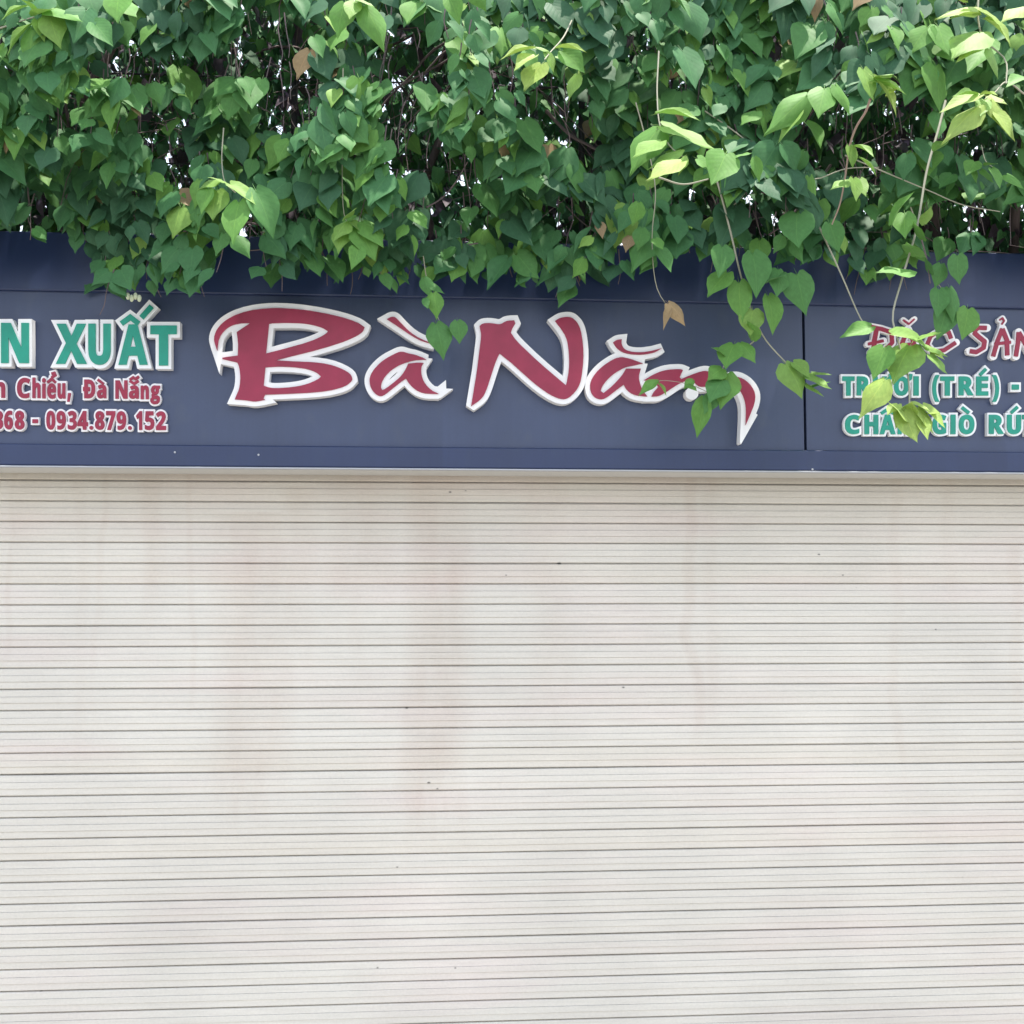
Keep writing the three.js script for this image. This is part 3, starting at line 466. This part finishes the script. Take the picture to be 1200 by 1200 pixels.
// gaps where the photograph looks into the mass: x, y, radius x, radius y
const HOLES = [[140, 78, 34, 22], [225, 85, 42, 22], [310, 50, 40, 38], [345, 120, 26, 30], [185, 150, 26, 22], [205, 200, 16, 30], [70, 145, 18, 20], [40, 245, 22, 22], [290, 285, 22, 20], [350, 255, 16, 18], [475, 70, 42, 36], [465, 125, 20, 20], [480, 180, 30, 26], [530, 225, 34, 36], [470, 245, 14, 16], [612, 145, 14, 18], [652, 128, 32, 32], [680, 170, 26, 16], [590, 90, 22, 20], [670, 255, 30, 22], [560, 275, 18, 14], [740, 60, 20, 20], [900, 260, 34, 20], [880, 240, 20, 16], [960, 160, 30, 30], [1010, 215, 20, 22], [1030, 160, 30, 36], [1060, 130, 26, 28], [1145, 170, 30, 22], [1110, 260, 30, 20], [1160, 255, 34, 18], [1185, 180, 16, 18], [800, 100, 16, 16], [905, 70, 14, 12], [830, 240, 14, 18], [985, 45, 14, 12]];
const inHole = (x, y, k = 1) => HOLES.some(([a, b, rx, ry]) => ((x - a) / (rx * k)) ** 2 + ((y - b) / (ry * k)) ** 2 < 1);
const zSurf = (x, y) => lerp(0.60, 0.28, clamp((y + 10) / 310, 0, 1)) - 0.30 * clamp((20 - y) / 200, 0, 1) + 0.07 * Math.sin(x / 83 + y / 61) + 0.05 * Math.sin(x / 37 - y / 47);
const all = [];                                     // {M, g, tint, rank}
function addLeaf(base, tip, w, nrm, tint, front) {
  if (front >= 0 && vr() < 0.1) { w *= 0.55; nrm = nrm.clone().add(V((vr() - 0.5) * 2.4, 0, 0)).normalize(); }   // half folded, seen from the side
  all.push({ M: leafMatrix(base, tip, w, nrm), g: front < 0 ? 6 : Math.floor(vr() * 5), tint, rank: front, base, tip });
}
const twigs = [], tintNoise = makeNoise(7);
function leafyShoot(px, py, zOff, count, stepPx, front) {
  let x = px, y = py, lean = (vr() - 0.5) * 0.5; const pts = [];
  const z0 = zSurf(px, py) + zOff;
  for (let i = 0; i < count; i++) {
    pts.push([x, y]);
    const prog = i / count;
    for (const side of vr() < 0.55 ? [-1, 1] : [vr() < 0.5 ? -1 : 1]) {
      const L = (vr() < 0.16 ? 14 + vr() * 12 : 24 + vr() * vr() * 32) * (1 - 0.3 * prog), a = side * (0.18 + vr() * 0.75) + lean * 0.5;
      const bx = x + side * (3 + vr() * 5), by = y - 3 + vr() * 8, tx = bx + Math.sin(a) * L, ty = by + Math.cos(a) * L;
      if (ty > edgeAt(tx) + 14) continue;
      if (inHole((bx + tx) / 2, (by + ty) / 2, 1.3) && vr() < 0.97) continue;
      const z = z0 + (vr() - 0.3) * 0.06, base = at(bx, by, z), tip = at(tx, ty, z + (vr() - 0.35) * 0.07);
      const nrm = V((vr() - 0.5) * 0.9 + side * 0.15, 0.25 + vr() * 0.75, 1).normalize();
      const t = tintNoise(bx / 55 + 3, by / 55);
      let tint = t < 0.36 ? 'deep' : t < 0.72 ? 'mature' : 'mid';
      const age = vr(); if (age < 0.13) tint = 'fresh'; else if (age < 0.26) tint = 'mid'; else if (age < 0.29) tint = 'young'; else if (age < 0.302) tint = 'dead';   // leaves of every age, mixed
      addLeaf(base, tip, 0.78 + vr() * 0.34, nrm, tint, front);
    }
    x += lean * stepPx * 0.7 + (vr() - 0.5) * 8; y += stepPx * (0.7 + 0.5 * vr());
  }
  if (pts.length > 2) twigs.push(tube(pts.map(([a, b]) => at(a, b, z0 - 0.012)), 0.0022, 0.0012, pts.length * 2, 4));
}
for (let y = -190; y < 330; y += 32) for (let x = -190; x < 1500; x += 30) {
  const px = x + (vr() - 0.5) * 30, py = y + (vr() - 0.5) * 34;
  if (py > edgeAt(px) - 26) continue;
  leafyShoot(px, py, 0.02 + vr() * 0.05, 3 + Math.floor(vr() * 3), 15, 1);
}
// second layer, deeper
for (let y = -200; y < 300; y += 44) for (let x = -190; x < 1500; x += 42) {
  const px = x + (vr() - 0.5) * 40, py = y + (vr() - 0.5) * 40;
  if (py > edgeAt(px) - 40 || inHole(px, py, 0.9)) continue;
  leafyShoot(px, py, -0.12 - vr() * 0.08, 3, 18, 0);
}
// inside of the mass: leaves at every turn, dry ones among them, and a tangle of twigs
const X0 = -2.7, X1 = 3.7, ROOF = signTop - 0.01, TOP = ROOF + 1.42;
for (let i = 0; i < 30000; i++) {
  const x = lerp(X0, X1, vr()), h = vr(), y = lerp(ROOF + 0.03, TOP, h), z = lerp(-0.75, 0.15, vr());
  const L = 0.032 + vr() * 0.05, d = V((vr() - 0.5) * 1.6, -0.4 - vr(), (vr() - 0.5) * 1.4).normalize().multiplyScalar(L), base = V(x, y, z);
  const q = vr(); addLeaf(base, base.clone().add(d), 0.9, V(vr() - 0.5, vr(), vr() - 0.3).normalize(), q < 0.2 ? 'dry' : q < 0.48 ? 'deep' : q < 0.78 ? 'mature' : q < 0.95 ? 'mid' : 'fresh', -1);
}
for (let i = 0; i < 1500; i++) {
  const p = V(lerp(X0, X1, vr()), lerp(ROOF, TOP - 0.1, vr()), lerp(-0.6, 0.26, vr())), a = vr() * Math.PI * 2, len = 0.2 + vr() * 0.6, pts = [p.clone()];
  const d = V(Math.cos(a), 0.2 + Math.sin(a) * 0.8, (vr() - 0.5) * 0.6).normalize();
  for (let k = 0; k < 4; k++) { d.add(V((vr() - 0.5) * 0.7, (vr() - 0.62) * 0.6, (vr() - 0.5) * 0.4)).normalize(); p.addScaledVector(d, len / 4); if (p.y < ROOF + 0.01) p.y = ROOF + 0.01; if (p.z > 0.34) p.z = 0.34; pts.push(p.clone()); }
  const th = vr() < 0.12 ? 0.006 : 0.0012 + vr() * 0.0016; twigs.push(tube(pts, th, th * 0.6, 6, 3));
}
// woody stems rooted on the roof
for (let i = 0; i < 16; i++) {
  const x = lerp(X0 + 0.2, X1 - 0.2, (i + 0.2 + 0.6 * vr()) / 16), z = -0.35 + vr() * 0.4, pts = [V(x, ROOF - 0.004, z)];
  for (let k = 1; k < 6; k++) pts.push(V(x + (vr() - 0.5) * 0.12 * k, ROOF + k * 0.24, z + (vr() - 0.4) * 0.1 * k));
  mesh('stem', tube(pts, 0.018 + vr() * 0.012, 0.006, 18, 7), barkMat, vine);
}
// twigs that the photograph shows one by one
for (const [pts, z, m, r] of [
  [[[500, 243], [518, 232], [534, 214], [548, 190]], 0.36, barkMat, 0.0028], [[[826, 130], [862, 155], [900, 186], [932, 206], [955, 210], [990, 198], [1030, 196]], 0.55, stemMat, 0.0022], [[[990, 182], [1040, 203], [1090, 224], [1128, 240], [1172, 248]], 0.54, stemMat, 0.0022], [[[772, 208], [800, 216], [830, 210]], 0.66, stemMat, 0.003], [[[560, 285], [540, 288], [520, 289]], 0.33, barkMat, 0.0026],
  [[[280, 294], [300, 293], [324, 290]], 0.33, barkMat, 0.0022], [[[1078, 274], [1086, 304], [1090, 332]], 0.46, barkMat, 0.0026], [[[640, 130], [668, 158], [700, 176], [718, 190]], 0.30, barkMat, 0.006], [[[860, 240], [872, 228], [876, 215]], 0.50, stemMat, 0.0018],
]) mesh('twig', tube(pts.map(([x, y]) => at(x, y, z + (vr() - 0.5) * 0.03)), r, r * 0.7, pts.length * 4, 6), m, vine);
{ const t = mesh('twig_tangle', mergeGeometries(twigs), barkMat, vine); t.userData.kind = 'stuff'; }
// the leaves that show largest are parts, the rest one piece
{
  for (const o of all) { const [bx, by] = toPixel(o.base), [tx, ty] = toPixel(o.tip); const inView = bx > 0 && bx < 1200 && ty > 6 && by < 400; o.size = o.rank === 1 && inView ? Math.hypot(tx - bx, ty - by) * (1 + 0.4 * o.base.z) : -1; }
  all.sort((a, b) => b.size - a.size);
  const rest = [];
  all.forEach((o, i) => {
    if (i < 300) { const lf = mesh('leaf', leafGeo[o.g], leafMat[o.tint], vine); o.M.decompose(lf.position, lf.quaternion, lf.scale); return; }
    const g = leafGeo[o.g].clone().applyMatrix4(o.M), c = TINT[o.tint], n = g.attributes.position.count, a = new Float32Array(n * 3); for (let k = 0; k < n; k++) a.set(c, k * 3);
    g.setAttribute('color', new THREE.BufferAttribute(a, 3)); rest.push(g);
  });
  const fm = new THREE.MeshPhysicalMaterial({ map: leafTex, vertexColors: true, roughness: 0.6, specularIntensity: 0.4, transmission: 0.26, thickness: 0, side: THREE.DoubleSide });
  const f = mesh('foliage', mergeGeometries(rest), fm, vine); f.userData.kind = 'stuff';
}
// wire trellis that carries the vine along the top of the sign
{
  const t = group('wire_trellis'); tag(t, 'thin dark wire trellis on the roof edge, half hidden inside the vine', 'trellis');
  const wm = new THREE.MeshStandardMaterial({ color: lin(0.06, 0.06, 0.07), roughness: 0.6 });
  for (let i = 0; i < 7; i++) { const x = lerp(X0 + 0.1, X1 - 0.1, i / 6), g = new THREE.CylinderGeometry(0.012, 0.012, 1.2, 10); g.translate(x, ROOF - 0.004 + 0.6, 0.03); mesh('post', g, wm, t); }
  for (const [y, z] of [[0.035, 0.045], [0.30, 0.045], [0.62, 0.045], [0.95, 0.045], [1.18, 0.045]]) { const g = new THREE.CylinderGeometry(0.003, 0.003, X1 - X0, 6); g.rotateZ(Math.PI / 2); g.translate((X0 + X1) / 2, ROOF + y, z); mesh('wire', g, wm, t); }
}
renderer.render(scene, camera);
